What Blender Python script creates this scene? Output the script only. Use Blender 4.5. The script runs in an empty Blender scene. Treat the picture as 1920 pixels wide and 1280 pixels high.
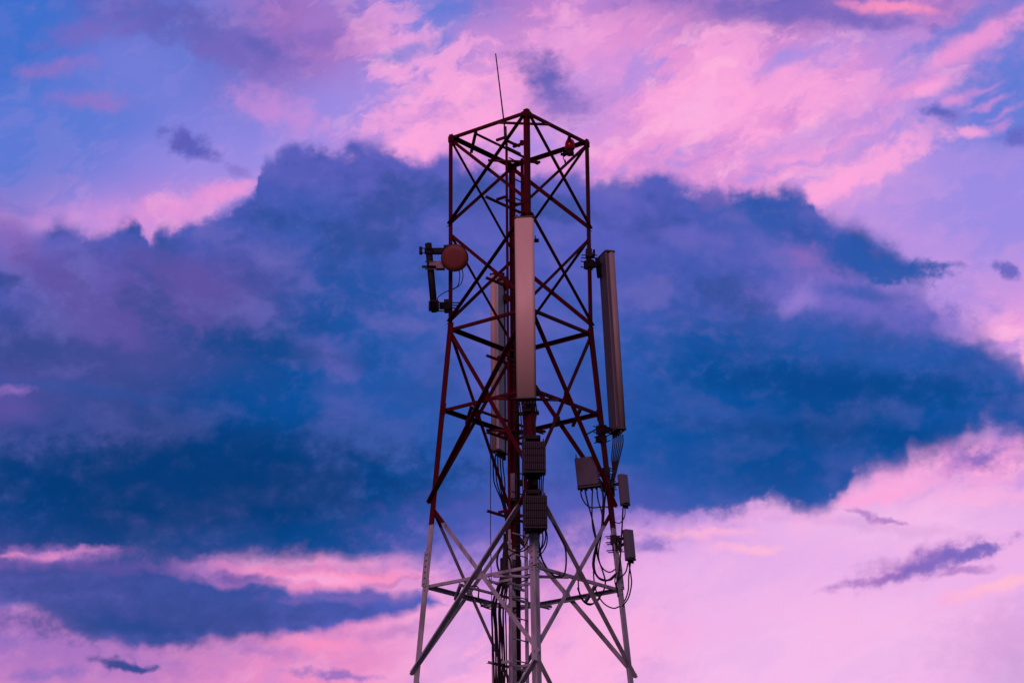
import bpy, bmesh, math, random
from mathutils import Vector, Matrix
random.seed(7)
R = math.radians
sc = bpy.context.scene
col = sc.collection

# ------------------------------------------------------------------ camera
FPX = 4398.75                       # focal length in photo pixels (1920 wide)
CAM = Vector((0, 0, 1.6))
PITCH, ROLL = 0.328096, -0.0081877
FWD = Vector((0, math.cos(PITCH), math.sin(PITCH)))
UP0 = Vector((0, -math.sin(PITCH), math.cos(PITCH)))
RT0 = Vector((1, 0, 0))
RT = RT0 * math.cos(ROLL) + UP0 * math.sin(ROLL)
UP = -RT0 * math.sin(ROLL) + UP0 * math.cos(ROLL)
cd = bpy.data.cameras.new('camera')
cd.lens = FPX * 36 / 1920; cd.sensor_width = 36; cd.clip_start = .1; cd.clip_end = 5000
co = bpy.data.objects.new('camera', cd); col.objects.link(co)
co.matrix_world = Matrix(((RT.x, UP.x, -FWD.x, CAM.x), (RT.y, UP.y, -FWD.y, CAM.y), (RT.z, UP.z, -FWD.z, CAM.z), (0, 0, 0, 1)))
sc.camera = co
sc.view_settings.view_transform = 'Standard'; sc.view_settings.look = 'None'
sc.view_settings.exposure = 0; sc.view_settings.gamma = 1
sc.cycles.use_denoising = True
sc.cycles.max_bounces = 6

def at(x, y, Y):
    """world point seen at photo pixel x,y on the vertical plane at distance Y"""
    d = FWD + RT * ((x - 960) / FPX) + UP * ((640 - y) / FPX)
    return CAM + d * (Y / d.y)

# ------------------------------------------------------------------ sun (soft pink lamp added for dusk sky glow, raised behind the camera's left)
sd = bpy.data.lights.new('dusk_glow', 'SUN'); sd.energy = 1.34; sd.angle = R(30); sd.color = (1, .39, .56)
so = bpy.data.objects.new('dusk_glow', sd); col.objects.link(so)
SUN_EL, SUN_AZ = R(33), R(195)       # azimuth clockwise from +Y
sv = Vector((math.sin(SUN_AZ) * math.cos(SUN_EL), math.cos(SUN_AZ) * math.cos(SUN_EL), math.sin(SUN_EL)))
so.rotation_euler = sv.to_track_quat('Z', 'Y').to_euler()

# ------------------------------------------------------------------ world
def lin(c):
    return tuple(((v / 255) / 12.92 if v / 255 <= .04045 else ((v / 255 + .055) / 1.055) ** 2.4) for v in c)
PAL = {  # letter: sRGB, streak strength
 'A': ((62, 112, 206), .04), 'B': ((92, 122, 214), .06), 'C': ((126, 128, 220), .06), 'D': ((156, 140, 228), .10),
 'E': ((182, 145, 226), .20), 'F': ((208, 142, 217), .80), 'G': ((236, 152, 216), 1.0), 'H': ((253, 168, 222), .75),
 'I': ((236, 178, 234), .10), 'J': ((244, 188, 235), .10), 'K': ((250, 146, 196), .40), 'L': ((166, 114, 194), .22),
 'M': ((124, 104, 192), .15), 'N': ((98, 96, 184), .15), 'O': ((206, 165, 218), .1), 'Q': ((250, 178, 226), .3),
 'U': ((160, 140, 226), .95), 'W': ((130, 130, 220), .9), 'P': ((196, 128, 196), .12), 'S': ((178, 118, 190), .12), 'T': ((226, 140, 200), .3),
 'a': ((5, 58, 120), 0), 'b': ((10, 70, 140), 0), 'c': ((8, 80, 158), 0), 'd': ((42, 88, 172), 0), 'e': ((70, 90, 180), 0),
 'f': ((90, 94, 188), 0), 'g': ((116, 106, 198), 0), 'h': ((94, 82, 164), 0), 'i': ((56, 74, 146), 0), 'j': ((138, 106, 190), 0)}
BG = ["AANBMLWBLFLNNNLLB",
      "AACBMLUWGEGGFGEGB",
      "BBBCCDUGGEGHGFECB",
      "BBCDDDFFGGGFGHDDD",
      "MEFFEEEEEEEFGEEDD",
      "MMEEEEEEEEEEEEEEE",
      "MMEEEEEEEEEEEEEEG",
      "MEEEEEEEEEEEEEFFF",
      "EEEEEEEEEEEEFFFGF",
      "EEEEEEEjjjEEIJJJI",
      "MSSSPKKEEFIIIIIII",
      "LSSSPTTQGQQIJJJJI",
      "PPPTTKTQQQQJJJJIO"]
CL = ["f" * 17, "f" * 17, "f" * 17,
      "ffffeffffffedeeee",
      "gfeeedfeeffededff",
      "ehhhhddefeeeedgfg",
      "iihhbcddfddccdddd",
      "hiibccddfedccbccd",
      "bbaaabcdedccbcccd",
      "baaaabcdeffdcdeee",
      "hiibbcddgggffffff",
      "giiiieffggggfffff",
      "ggggggggggggggggg"]
assert all(len(r) == 17 for r in BG + CL)

w = bpy.data.worlds.new('World'); sc.world = w; w.use_nodes = True
nt = w.node_tree; N = nt.nodes; LK = nt.links; N.clear()
def node(t, **k):
    n = N.new(t)
    for a, b in k.items(): setattr(n, a, b)
    return n
def put(sock, v):
    if isinstance(v, bpy.types.NodeSocket): LK.new(v, sock)
    else: sock.default_value = v
def M(op, a, b=0., c=None, clamp=False):
    n = node('ShaderNodeMath', operation=op, use_clamp=clamp); put(n.inputs[0], a); put(n.inputs[1], b)
    if c is not None: put(n.inputs[2], c)
    return n.outputs[0]
def V(op, a, b=(0, 0, 0), c=None):
    n = node('ShaderNodeVectorMath', operation=op); put(n.inputs[0], a); put(n.inputs[1], b)
    if c is not None: put(n.inputs[2], c)
    return n.outputs['Value' if op in ('DOT_PRODUCT', 'LENGTH') else 'Vector']
def MR(v, a, b, c=0., d=1., smooth=True):
    n = node('ShaderNodeMapRange', interpolation_type='SMOOTHSTEP' if smooth else 'LINEAR'); put(n.inputs[0], v)
    for i, x in enumerate((a, b, c, d)): n.inputs[i + 1].default_value = x
    return n.outputs[0]
def MIX(f, a, b):
    n = node('ShaderNodeMix', data_type='RGBA'); put(n.inputs[0], f); put(n.inputs[6], a); put(n.inputs[7], b); return n.outputs[2]
def NOISE(vec, scale, detail=5., rough=.55, loc=(0, 0, 0), rot=0., sx=1., sy=1.):
    m = node('ShaderNodeMapping', vector_type='TEXTURE'); put(m.inputs[0], vec); m.inputs[1].default_value = loc
    m.inputs[2].default_value = (0, 0, -rot); m.inputs[3].default_value = (1 / sx, 1 / sy, 1)
    n = node('ShaderNodeTexNoise', noise_dimensions='2D'); put(n.inputs['Vector'], m.outputs[0])
    n.inputs['Scale'].default_value = scale; n.inputs['Detail'].default_value = detail; n.inputs['Roughness'].default_value = rough
    return n
tc = node('ShaderNodeTexCoord').outputs['Generated']
# gnomonic cloud-sheet coordinates round a fixed compass direction (north, 18.8 degrees up), in units of 1/4399 rad
f0 = V('DOT_PRODUCT', tc, tuple(FWD))
fd = M('MAXIMUM', f0, .2)
sx0 = M('MULTIPLY_ADD', M('DIVIDE', V('DOT_PRODUCT', tc, tuple(RT)), fd), FPX, 960.)
sy0 = M('MULTIPLY_ADD', M('DIVIDE', V('DOT_PRODUCT', tc, tuple(UP)), fd), -FPX, 640.)
cx = node('ShaderNodeCombineXYZ'); put(cx.inputs[0], sx0); put(cx.inputs[1], sy0); P0 = cx.outputs[0]
nA = V('SUBTRACT', NOISE(P0, 1 / 170, 6, .55).outputs['Color'], (.5, .5, .5))
nB = V('SUBTRACT', NOISE(P0, 1 / 48, 5, .5, loc=(3100, 700, 0)).outputs['Color'], (.5, .5, .5))
P1 = V('MULTIPLY_ADD', nA, (95, 70, 0), P0)          # large billows
P2 = V('MULTIPLY_ADD', nB, (26, 24, 0), P1)          # with fine curls
P3 = V('MULTIPLY_ADD', nB, (34, 28, 0), V('MULTIPLY_ADD', nA, (34, 26, 0), P0))   # edges: less drift, more curl
sep = node('ShaderNodeSeparateXYZ'); put(sep.inputs[0], P1); gx, gy = sep.outputs[0], sep.outputs[1]
s3 = node('ShaderNodeSeparateXYZ'); put(s3.inputs[0], P3); ex, ey = s3.outputs[0], s3.outputs[1]
ux = M('DIVIDE', gx, 1920.)
def MIXF(f, a, b):
    n = node('ShaderNodeMix', data_type='FLOAT'); put(n.inputs[0], f); put(n.inputs[2], a); put(n.inputs[3], b); return n.outputs[0]
def rampgrid(rows, fr, alpha=False):
    acc = acca = None
    for row, f in zip(rows, fr):
        r = node('ShaderNodeValToRGB'); r.color_ramp.interpolation = 'B_SPLINE'; put(r.inputs[0], ux)
        els = r.color_ramp.elements
        while len(els) < 17: els.new(.5)
        for i in range(17): els[i].position = i / 16
        for i, ch in enumerate(row): els[i].color = (*lin(PAL[ch][0]), PAL[ch][1])
        acc = r.outputs[0] if acc is None else MIX(f, acc, r.outputs[0])
        if alpha: acca = r.outputs[1] if acca is None else MIXF(f, acca, r.outputs[1])
    return acc, acca
ws, tot = [1.], None            # share of each row in the running average
for i in range(13):
    d = M('MULTIPLY', M('SUBTRACT', gy, i * 1280 / 12), 1 / 66.)
    if i == 0: d = M('MAXIMUM', d, 0.)
    if i == 12: d = M('MINIMUM', d, 0.)
    e = M('POWER', .36788, M('MINIMUM', M('MULTIPLY', d, d), 60.))
    tot = e if tot is None else M('ADD', tot, e)
    if i: ws.append(M('DIVIDE', e, M('MAXIMUM', tot, 1e-20)))
nfine = NOISE(P0, 1 / 30, 6, .62, loc=(700, 4000, 0), rot=R(12), sx=.75).outputs[0]
bg, amp = rampgrid(BG, ws, True)
cl, _ = rampgrid(CL, ws)
C = lambda ch: (*lin(PAL[ch][0]), 1)
# wind-drawn streaks in the lit high cloud, rising to the right
st1 = NOISE(P2, 1 / 135, 8, .62, rot=R(27), sx=.52, sy=1.15).outputs[0]
st2 = NOISE(P2, 1 / 60, 6, .60, rot=R(24), loc=(900, 2100, 0), sx=.62, sy=1.2).outputs[0]
pk = M('MULTIPLY', MR(st1, .50, .61), amp)
bg = MIX(M('MULTIPLY', pk, .85), bg, C('H'))
vl = M('MULTIPLY', MR(st1, .49, .37), amp)
bg = MIX(M('MULTIPLY', vl, .66), bg, C('D'))
bg = MIX(M('MULTIPLY', M('MULTIPLY', MR(st2, .52, .70), amp), .55), bg, (*lin((255, 186, 224)), 1))
bg = MIX(M('MULTIPLY', M('MULTIPLY', MR(st2, .49, .33), amp), .34), bg, (*lin((168, 128, 216)), 1))
RAG = M('MULTIPLY_ADD', nfine, 2.3, -1.12)
SPC = [0, P3]
def splat(base, ch, x, y, rx, ry, rot=0, soft=.5, op=1., curl=1):
    SPC[0] += 1
    if SPC[0] % 8 == 0: SPC[1] = V('MULTIPLY_ADD', base, (1e-9, 1e-9, 0), P3)     # evaluates the patches in batches
    m = node('ShaderNodeMapping', vector_type='TEXTURE'); put(m.inputs[0], SPC[1])
    m.inputs[1].default_value = (x, y, 0); m.inputs[2].default_value = (0, 0, R(rot)); m.inputs[3].default_value = (rx, ry, 1)
    f = MR(M('ADD', V('LENGTH', m.outputs[0]), RAG), 1 + soft * 1.15, 1 - soft, 0, op)
    return MIX(f, base, C(ch) if isinstance(ch, str) else (*lin(ch), 1))
# lit streaks and blue gaps of the high layer
for s in [
    ('H', 1650, 305, 150, 26, -28, .6, .85), ('H', 1560, 350, 60, 18, -20, .6, .8), ('Q', 1315, 208, 46, 34, -20, .7, .9),
    ('H', 1440, 165, 120, 30, -22, .7, .7), ('G', 1835, 72, 95, 20, -28, .6, .9), ('G', 1720, 165, 60, 16, -20, .7, .8),
    ('H', 1745, 170, 40, 12, -20, .6, .7),
    ('B', 1790, 60, 95, 16, -33, .9, .75), ('B', 1880, 140, 70, 40, -30, .8, .85), ('B', 1830, 215, 70, 30, -20, .9, .6), ('F', 1835, 168, 34, 5, -24, .9, .6),
    ('F', 1850, 196, 34, 6, -26, .9, .7), ('H', 1818, 250, 34, 9, -10, .9, .8), ('F', 1888, 208, 26, 5, -28, .9, .6), ('F', 1880, 232, 16, 6, -28, .9, .7), ('G', 1795, 190, 22, 10, -20, .9, .7),
    ('K', 1662, 14, 78, 11, 3, .6, .95), ('N', 1600, 35, 120, 10, 6, .8, .6), ('M', 1430, 20, 190, 22, 3, .7, .6),
    ('H', 845, 245, 120, 26, -14, .7, .85), ('H', 930, 190, 70, 40, -30, .8, .7), ('G', 1180, 65, 130, 30, -20, .8, .5),
    ('E', 1500, 265, 110, 22, -24, .8, .5), ('D', 1480, 108, 60, 12, -24, .8, .6), ('D', 1000, 275, 60, 30, 0, .8, .6),
    ('F', 520, 205, 70, 26, 24, .95, .7), ('L', 600, 60, 90, 50, 10, .9, .5), ('U', 700, 180, 50, 20, -10, .9, .6), ('G', 430, 362, 80, 14, -18, .95, .85), ('G', 330, 388, 90, 16, -10, .95, .6), ('F', 180, 404, 110, 16, 0, .95, .5),
    ('N', 290, 30, 95, 30, 6, .9, .75), ('M', 165, 62, 75, 18, -12, .9, .65), ('N', 400, 75, 95, 30, 18, .9, .75), ('M', 470, 105, 80, 22, 10, .9, .7),
    ('N', 492, 90, 40, 13, 0, .9, .7), ('M', 590, 72, 50, 14, 0, .9, .6), ('L', 100, 130, 60, 14, -10, .95, .5), ('L', 170, 190, 60, 14, 0, .95, .5), ('A', 5, 85, 26, 26, 0, .7, .6), ('B', 845, 15, 60, 22, 0, .8, .6), ('B', 780, 95, 60, 12, -14, .8, .6),
    ('H', 1640, 925, 90, 16, -14, .7, .85), ('Q', 1390, 1030, 60, 8, 2, .7, .7), ('Q', 1330, 1000, 90, 8, 0, .7, .5),
    ('Q', 1855, 1105, 90, 12, -14, .7, .9), (((255, 190, 214)), 1880, 1098, 60, 9, -14, .8, .8), ((252, 186, 216), 1420, 1028, 50, 7, 2, .8, .7), ((252, 180, 216), 1310, 998, 80, 6, 0, .9, .7), ('L', 1900, 1190, 120, 50, -10, .95, .25), ('L', 1600, 980, 300, 10, 6, .95, .2), ('Q', 1860, 930, 90, 14, -4, .7, .7), ('Q', 1890, 622, 40, 13, -8, .5, .95), ('Q', 1925, 665, 18, 22, 0, .5, .95)]:
    bg = splat(bg, *s)
# the big dark cloud: its upper and lower outline
def outline(pts):
    n = node('ShaderNodeFloatCurve'); put(n.inputs['Value'], M('DIVIDE', M('ADD', ex, 200.), 2320.))
    m = n.mapping; m.use_clip = False; c = m.curves[0]
    pts = [(((x + 200) / 2320), y / 1280) for x, y in pts]
    c.points[0].location = pts[0]; c.points[1].location = pts[-1]
    for p in pts[1:-1]: c.points.new(*p)
    m.update()
    return M('MULTIPLY', n.outputs[0], 1280.)
top1 = outline([(-200, 400), (0, 415), (60, 422), (110, 408), (150, 424), (195, 428), (225, 410), (260, 402), (271, 438), (300, 414),
    (345, 408), (385, 398), (430, 384), (466, 366), (484, 322), (500, 282), (516, 287), (530, 268), (568, 262), (605, 268), (640, 277),
    (673, 263), (707, 263), (740, 273), (773, 283), (830, 281), (900, 296), (960, 312), (1030, 320), (1100, 322), (1135, 330), (1160, 318),
    (1190, 330), (1220, 317), (1262, 328), (1290, 338), (1335, 340), (1352, 360), (1372, 345), (1412, 344), (1442, 352), (1472, 345),
    (1512, 350), (1530, 378), (1570, 404), (1605, 404), (1650, 425), (1692, 452), (1725, 486), (1738, 530), (1748, 568), (1770, 592), (1850, 622), (1900, 655), (2120, 760)])
bot1 = outline([(-200, 1100), (0, 1100), (120, 1100), (220, 1100), (320, 1095), (365, 1082), (410, 1058), (520, 1052), (640, 1055), (760, 1062), (805, 1060),
    (850, 1040), (900, 1022), (1000, 1010), (1060, 990), (1130, 972), (1185, 978), (1285, 984), (1335, 982), (1375, 974), (1412, 962), (1455, 952),
    (1490, 966), (1522, 972), (1556, 958), (1592, 945), (1608, 916), (1642, 902), (1690, 892), (1704, 868), (1750, 856), (1800, 848), (1832, 826),
    (1856, 822), (1882, 838), (2120, 850)])
fld = M('MINIMUM', M('SUBTRACT', ey, top1), M('SUBTRACT', bot1, ey))
ebig = NOISE(P0, 1 / 75, 4, .5, loc=(4000, 100, 0)).outputs[0]
fld2 = M('ADD', fld, M('MULTIPLY_ADD', M('SUBTRACT', ebig, .5), 58., M('MULTIPLY', M('SUBTRACT', nfine, .5), 46.)))
mt = MR(M('DIVIDE', M('MINIMUM', M('SUBTRACT', ey, top1), fld2), M('ADD', MR(ex, 1500, 1640, 1, 2.6), MR(ex, 260, 40, 0, 1.0))), -14, 22)      # billowing upper edge
mb = MR(M('MINIMUM', M('SUBTRACT', bot1, ey), fld2), -22, 34)      # softer, torn underside
m1 = M('MULTIPLY', mt, mb)
top2 = outline([(-200, 1040), (0, 1040), (100, 1040), (200, 1045), (300, 1055), (370, 1072), (410, 1092), (480, 1090), (520, 1098), (560, 1108), (640, 1104),
    (700, 1104), (760, 1112), (800, 1117), (835, 1132), (2120, 1500)])
bot2 = outline([(-200, 1125), (0, 1134), (60, 1136), (85, 1146), (105, 1165), (142, 1188), (200, 1210), (240, 1216), (300, 1209), (360, 1204),
    (420, 1194), (480, 1189), (560, 1186), (620, 1179), (680, 1164), (740, 1149), (800, 1141), (835, 1128), (2120, 900)])
m2 = MR(M('MINIMUM', M('SUBTRACT', ey, top2), M('SUBTRACT', bot2, ey)), -9, 13)
# billows inside the cloud
bl = NOISE(P1, 1 / 210, 6, .5, loc=(1500, 500, 0), rot=R(-6), sx=.55).outputs[0]
clc = MIX(MR(bl, .54, .72, 0, .22), cl, C('g'))
clc = MIX(MR(bl, .48, .30, 0, .28), clc, (*lin((12, 72, 148)), 1))
md = NOISE(P2, 1 / 120, 5, .50, loc=(2500, 900, 0), rot=R(-8), sx=.62).outputs[0]
lift = MR(gy, 520, 800, 1., .36)
clc = MIX(M('MULTIPLY', MR(md, .49, .68, 0, .55), lift), clc, (*lin((112, 106, 188)), 1))
clc = MIX(M('MULTIPLY', MR(md, .50, .33, 0, .60), lift), clc, (*lin((36, 74, 144)), 1))
clc = MIX(M('MULTIPLY', MR(nfine, .50, .74, 0, .15), lift), clc, (*lin((120, 112, 196)), 1))
clc = MIX(M('MULTIPLY', MR(nfine, .48, .26, 0, .18), lift), clc, (*lin((14, 62, 134)), 1))
glow = M('MULTIPLY', MR(fld2, -46, -4, 0, .42), MR(ey, 350, 900, .12, 1.))
bg = MIX(M('MULTIPLY', glow, MR(ebig, .36, .60)), bg, C('Q'))
rim = MR(fld, 42, 0, 0, .28)
clc = MIX(rim, clc, C('f'))
sky = MIX(m1, bg, clc)
sky = MIX(m2, sky, clc)
for s in [
    ('E', 1712, 462, 40, 14, 12, .6, .8), ('E', 1700, 440, 60, 26, 30, .9, .55), ('g', 1590, 560, 140, 40, 10, .95, .8), ('E', 1720, 540, 80, 26, 16, .95, .6), ('g', 1450, 470, 70, 24, 20, .95, .45), ('j', 1560, 510, 50, 20, 0, .95, .5), ('g', 1760, 600, 70, 14, 16, .95, .5), ('E', 1502, 563, 32, 17, -30, .95, .65), ('g', 1530, 555, 70, 30, -10, .95, .5), ('j', 1508, 478, 30, 18, 20, .95, .8), ('j', 1330, 375, 26, 16, 30, .9, .45),
    ('g', 1700, 555, 70, 14, 18, .8, .5), ('d', 1600, 468, 50, 22, 20, .6, .7), ('d', 1660, 503, 100, 24, 6, .5, .95), ('d', 1750, 500, 50, 8, 0, .7, .7),
    ('d', 1620, 552, 60, 12, 4, .8, .7),
    ('j', 20, 460, 60, 34, 30, .8, .8), ('h', 95, 520, 70, 30, 35, .8, .8), ('i', 5, 530, 34, 14, 10, .6, .7), ('h', 190, 610, 90, 34, 35, .8, .7), ('h', 350, 515, 90, 24, 22, .8, .8),
    ('i', 110, 660, 220, 22, 4, .8, .7),
    ('g', 620, 668, 44, 24, 25, .9, .7), ('j', 20, 733, 34, 10, -6, .6, .9), ('h', 30, 765, 40, 22, 20, .8, .7), ('b', 520, 655, 150, 20, 8, .8, .7),
    ('f', 1360, 470, 60, 12, 24, .8, .4), ('f', 1120, 480, 60, 60, 0, .9, .5), ('f', 900, 430, 50, 40, 0, .9, .6), ('g', 1290, 445, 60, 14, 10, .9, .4),
    ('c', 1620, 720, 220, 30, 4, .8, .7), ('c', 1500, 820, 240, 30, 6, .8, .6), ('d', 1360, 775, 160, 10, 4, .9, .6), ('d', 120, 725, 200, 10, 8, .9, .3),
    ('a', 380, 935, 430, 85, 0, .95, .55), ('a', 80, 885, 220, 45, 0, .95, .65), ('a', 430, 900, 280, 50, 0, .95, .7), ('b', 500, 1010, 220, 24, 0, .95, .5), ('a', 1580, 720, 220, 26, 4, .95, .45), ('a', 1560, 810, 200, 24, 4, .95, .4), ('d', 1560, 640, 120, 26, 12, .9, .5),
    # the lit gap between the two dark clouds, and the faint one at the left
    ('L', 400, 1074, 90, 16, 6, .9, .75), ('K', 500, 1070, 90, 8, 2, .7, .7), ('K', 690, 1084, 130, 11, 0, .6, .8), ('Q', 600, 1086, 60, 7, 3, .8, .6), ('P', 640, 1066, 190, 6, 0, .8, .5), ('h', 450, 1085, 55, 8, 2, .8, .7), ('P', 740, 1094, 60, 5, -8, .8, .7),
    ('L', 100, 1040, 100, 15, -2, .85, .85), ('T', 105, 1040, 30, 7, -4, .9, .8), ('T', 25, 1041, 26, 5, -2, .9, .7), ('P', 165, 1030, 24, 8, -8, .9, .7), ('h', 150, 1062, 180, 10, 2, .8, .7), ('i', 90, 1100, 110, 14, 0, .8, .6),
    ('L', 60, 1180, 110, 26, 12, .95, .8), ('M', 20, 1205, 60, 14, 4, .95, .6), ('L', 180, 1232, 150, 24, 8, .95, .7), ('L', 60, 1250, 90, 20, 0, .95, .6), ('M', 90, 1268, 60, 10, 0, .9, .6), ('i', 260, 1160, 200, 34, 2, .9, .8), ('b', 230, 1178, 110, 18, 4, .9, .5), ('i', 560, 1150, 120, 18, -4, .95, .5), ('j', 650, 1120, 110, 8, 0, .8, .5),
    ('K', 600, 1205, 60, 10, 4, .8, .8), ('L', 500, 1220, 60, 10, 12, .9, .6), ('L', 760, 1180, 60, 10, -8, .9, .5),
    # small separate clouds
    ('f', 362, 274, 48, 20, 24, .7, .95), ('N', 310, 242, 14, 4, 0, .6, .4), ('N', 345, 265, 18, 12, 0, .6, .6), ('M', 445, 322, 22, 8, 30, .8, .5),
    ('N', 995, 122, 36, 22, 25, .95, .75), ('N', 1030, 160, 32, 40, -25, .95, .9), ('M', 1055, 200, 50, 26, 0, .95, .7),
    ('f', 975, 985, 190, 40, 0, .95, .75), ('g', 930, 1035, 150, 34, 0, .95, .6), ('L', 960, 1085, 120, 24, 0, .95, .4), ('M', 1210, 1024, 40, 9, 4, .8, .6), ('L', 1668, 1079, 90, 8, -13, .8, .8), ('L', 1735, 1056, 105, 20, -15, .85, .8), ('M', 1765, 1052, 86, 14, -17, .7, .85), ('M', 1825, 1036, 48, 11, -14, .6, .9), ('L', 1815, 1072, 44, 6, -4, .9, .5), ('L', 1815, 1070, 40, 6, -6, .8, .5),
    ('L', 1612, 962, 24, 6, 14, .7, .7), ('L', 1668, 975, 36, 6, 4, .6, .75),
    ('i', 226, 1244, 48, 9, 8, .6, .95), ('i', 258, 1250, 40, 6, 4, .7, .9), ('M', 630, 1264, 66, 7, 4, .7, .75),
    ('f', 1768, 216, 30, 13, 14, .7, .85), ('f', 1905, 255, 28, 16, 0, .8, .7), ('f', 1892, 506, 26, 11, 35, .6, .85), ('L', 1836, 862, 44, 12, -16, .95, .7), ('f', 1850, 850, 30, 9, -20, .9, .7),
    ('L', 1905, 856, 34, 10, 0, .9, .4)]:
    sky = splat(sky, *s)
# the rest of the sky, away from the lit quarter: dimmer dusk with broken cloud
sepd = node('ShaderNodeSeparateXYZ'); put(sepd.inputs[0], tc)
mp = node('ShaderNodeTexNoise'); put(mp.inputs['Vector'], V('MULTIPLY', tc, (2.2, 2.2, 5))); mp.inputs['Scale'].default_value = 1.; mp.inputs['Detail'].default_value = 5
elr = node('ShaderNodeValToRGB'); put(elr.inputs[0], MR(sepd.outputs[2], -.1, 1, smooth=False))
elr.color_ramp.elements[0].position = .08; elr.color_ramp.elements[0].color = (.075, .040, .075, 1)
elr.color_ramp.elements[1].position = 1; elr.color_ramp.elements[1].color = (.018, .028, .085, 1)
e_ = elr.color_ramp.elements.new(.4); e_.color = (.040, .036, .088, 1)
rest = MIX(MR(mp.outputs[0], .42, .6, 0, .55), elr.outputs[0], (.014, .02, .055, 1))
rest = MIX(MR(sepd.outputs[0], -.1, .9, 0, .75), rest, (.05, .085, .17, 1))      # bluer towards the east
skt = node('ShaderNodeTexSky', sky_type='NISHITA', sun_disc=False, sun_elevation=SUN_EL, sun_rotation=SUN_AZ)
rest = V('MULTIPLY_ADD', skt.outputs[0], (.006, .0035, .0045), rest)
fin = MIX(MR(f0, .80, .95), rest, sky)
bgn = node('ShaderNodeBackground'); put(bgn.inputs[0], fin); bgn.inputs[1].default_value = 1
out = node('ShaderNodeOutputWorld'); LK.new(bgn.outputs[0], out.inputs[0])
try: w.cycles.sampling_method = 'MANUAL'; w.cycles.sample_map_resolution = 512
except Exception: pass

# ------------------------------------------------------------------ materials
def mat(name, base, rough=.5, metal=0., dirt=None, dirt_amt=.5, scale=6., below=None, emit=None, bump=.0, stretch=.25):
    m = bpy.data.materials.new(name); m.use_nodes = True; t = m.node_tree; n = t.nodes; l = t.links
    b = n['Principled BSDF']; b.inputs['Roughness'].default_value = rough; b.inputs['Metallic'].default_value = metal
    b.inputs['Specular IOR Level'].default_value = {'tower_paint': .22, 'dark_clamp_steel': .12, 'heat_sink_fins': .15, 'dark_lilac_casting': .2, 'cable_jacket': .2}.get(name, .4)
    g = n.new('ShaderNodeNewGeometry')
    c = None
    def mix(f, a, bb):
        x = n.new('ShaderNodeMix'); x.data_type = 'RGBA'
        for s, v in ((x.inputs[0], f), (x.inputs[6], a), (x.inputs[7], bb)):
            if isinstance(v, bpy.types.NodeSocket): l.new(v, s)
            else: s.default_value = v
        return x.outputs[2]
    c = (*base, 1)
    if below:                                   # second paint colour below a height, as the tower is banded
        z, colb = below
        sp = n.new('ShaderNodeSeparateXYZ'); l.new(g.outputs['Position'], sp.inputs[0])
        st = n.new('ShaderNodeMapRange'); l.new(sp.outputs[2], st.inputs[0])
        st.inputs[1].default_value = z - .008; st.inputs[2].default_value = z + .008; st.inputs[3].default_value = 1; st.inputs[4].default_value = 0
        c = mix(st.outputs[0], c, (*colb, 1))
    if dirt:
        mp = n.new('ShaderNodeMapping'); l.new(g.outputs['Position'], mp.inputs[0]); mp.inputs[3].default_value = (1, 1, stretch)
        no = n.new('ShaderNodeTexNoise'); no.inputs['Scale'].default_value = scale; no.inputs['Detail'].default_value = 7; no.inputs['Roughness'].default_value = .65
        l.new(mp.outputs[0], no.inputs['Vector'])
        r = n.new('ShaderNodeMapRange'); l.new(no.outputs[0], r.inputs[0]); r.inputs[1].default_value = .45; r.inputs[2].default_value = .75; r.inputs[4].default_value = dirt_amt
        c = mix(r.outputs[0], c, (*dirt, 1))
        rr = n.new('ShaderNodeMapRange'); l.new(no.outputs[0], rr.inputs[0]); rr.inputs[3].default_value = rough - .1; rr.inputs[4].default_value = min(1, rough + .2); l.new(rr.outputs[0], b.inputs['Roughness'])
        if bump:
            bn = n.new('ShaderNodeBump'); bn.inputs['Strength'].default_value = bump; bn.inputs['Distance'].default_value = .004; l.new(no.outputs[0], bn.inputs['Height']); l.new(bn.outputs[0], b.inputs['Normal'])
    if isinstance(c, tuple): b.inputs['Base Color'].default_value = c
    else: l.new(c, b.inputs['Base Color'])
    if emit: b.inputs['Emission Color'].default_value = (*emit, 1); b.inputs['Emission Strength'].default_value = 1
    return m
Z_PAINT = 8.22
m_paint = mat('tower_paint', (.085, .003, .008), .42, 0, (.04, .004, .005), .7, 9, (Z_PAINT, (.42, .47, .54)), bump=.3)
m_galv = mat('galvanised_steel', (.13, .12, .13), .45, .5, (.07, .06, .06), .6, 14)
m_dark = mat('dark_clamp_steel', (.018, .016, .020), .55, 0, (.012, .01, .01), .6, 20)
m_radome = mat('radome_plastic', (.70, .54, .47), .42, 0, (.56, .44, .38), .35, 9)
m_radome2 = mat('grey_radome', (.30, .27, .26), .5, 0, (.18, .16, .16), .6, 7)  # greyer, darker plastic for the right-hand panel
m_traypale = mat('pale_back_tray', (.50, .55, .60), .45, .1, (.36, .38, .42), .5, 8)  # rear panel's tray: bluish side light put into a paler colour
m_tray = mat('antenna_back_tray', (.11, .10, .125), .45, .3, (.14, .12, .12), .5, 8)
m_cap = mat('end_cap_plastic', (.10, .09, .09), .5, 0, (.05, .04, .04), .5, 20)
m_rru = mat('radio_unit_casting', (.14, .145, .20), .5, .1, (.16, .13, .13), .6, 12)
m_rru2 = mat('dark_lilac_casting', (.070, .075, .11), .5, 0, (.04, .04, .06), .6, 12)
m_fin = mat('heat_sink_fins', (.042, .042, .058), .5, 0, (.075, .07, .09), .6, 14)
m_cable = mat('cable_jacket', (.014, .013, .015), .45, 0, (.04, .03, .03), .5, 12)
m_dish = mat('faded_red_radome', (.17, .040, .034), .55, 0, (.22, .05, .04), .6, 9)
m_lens = mat('red_beacon_glass', (.34, .008, .024), .15, 0)
m_wire = mat('dark_wire', (.03, .025, .03), .5, .3)
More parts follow.
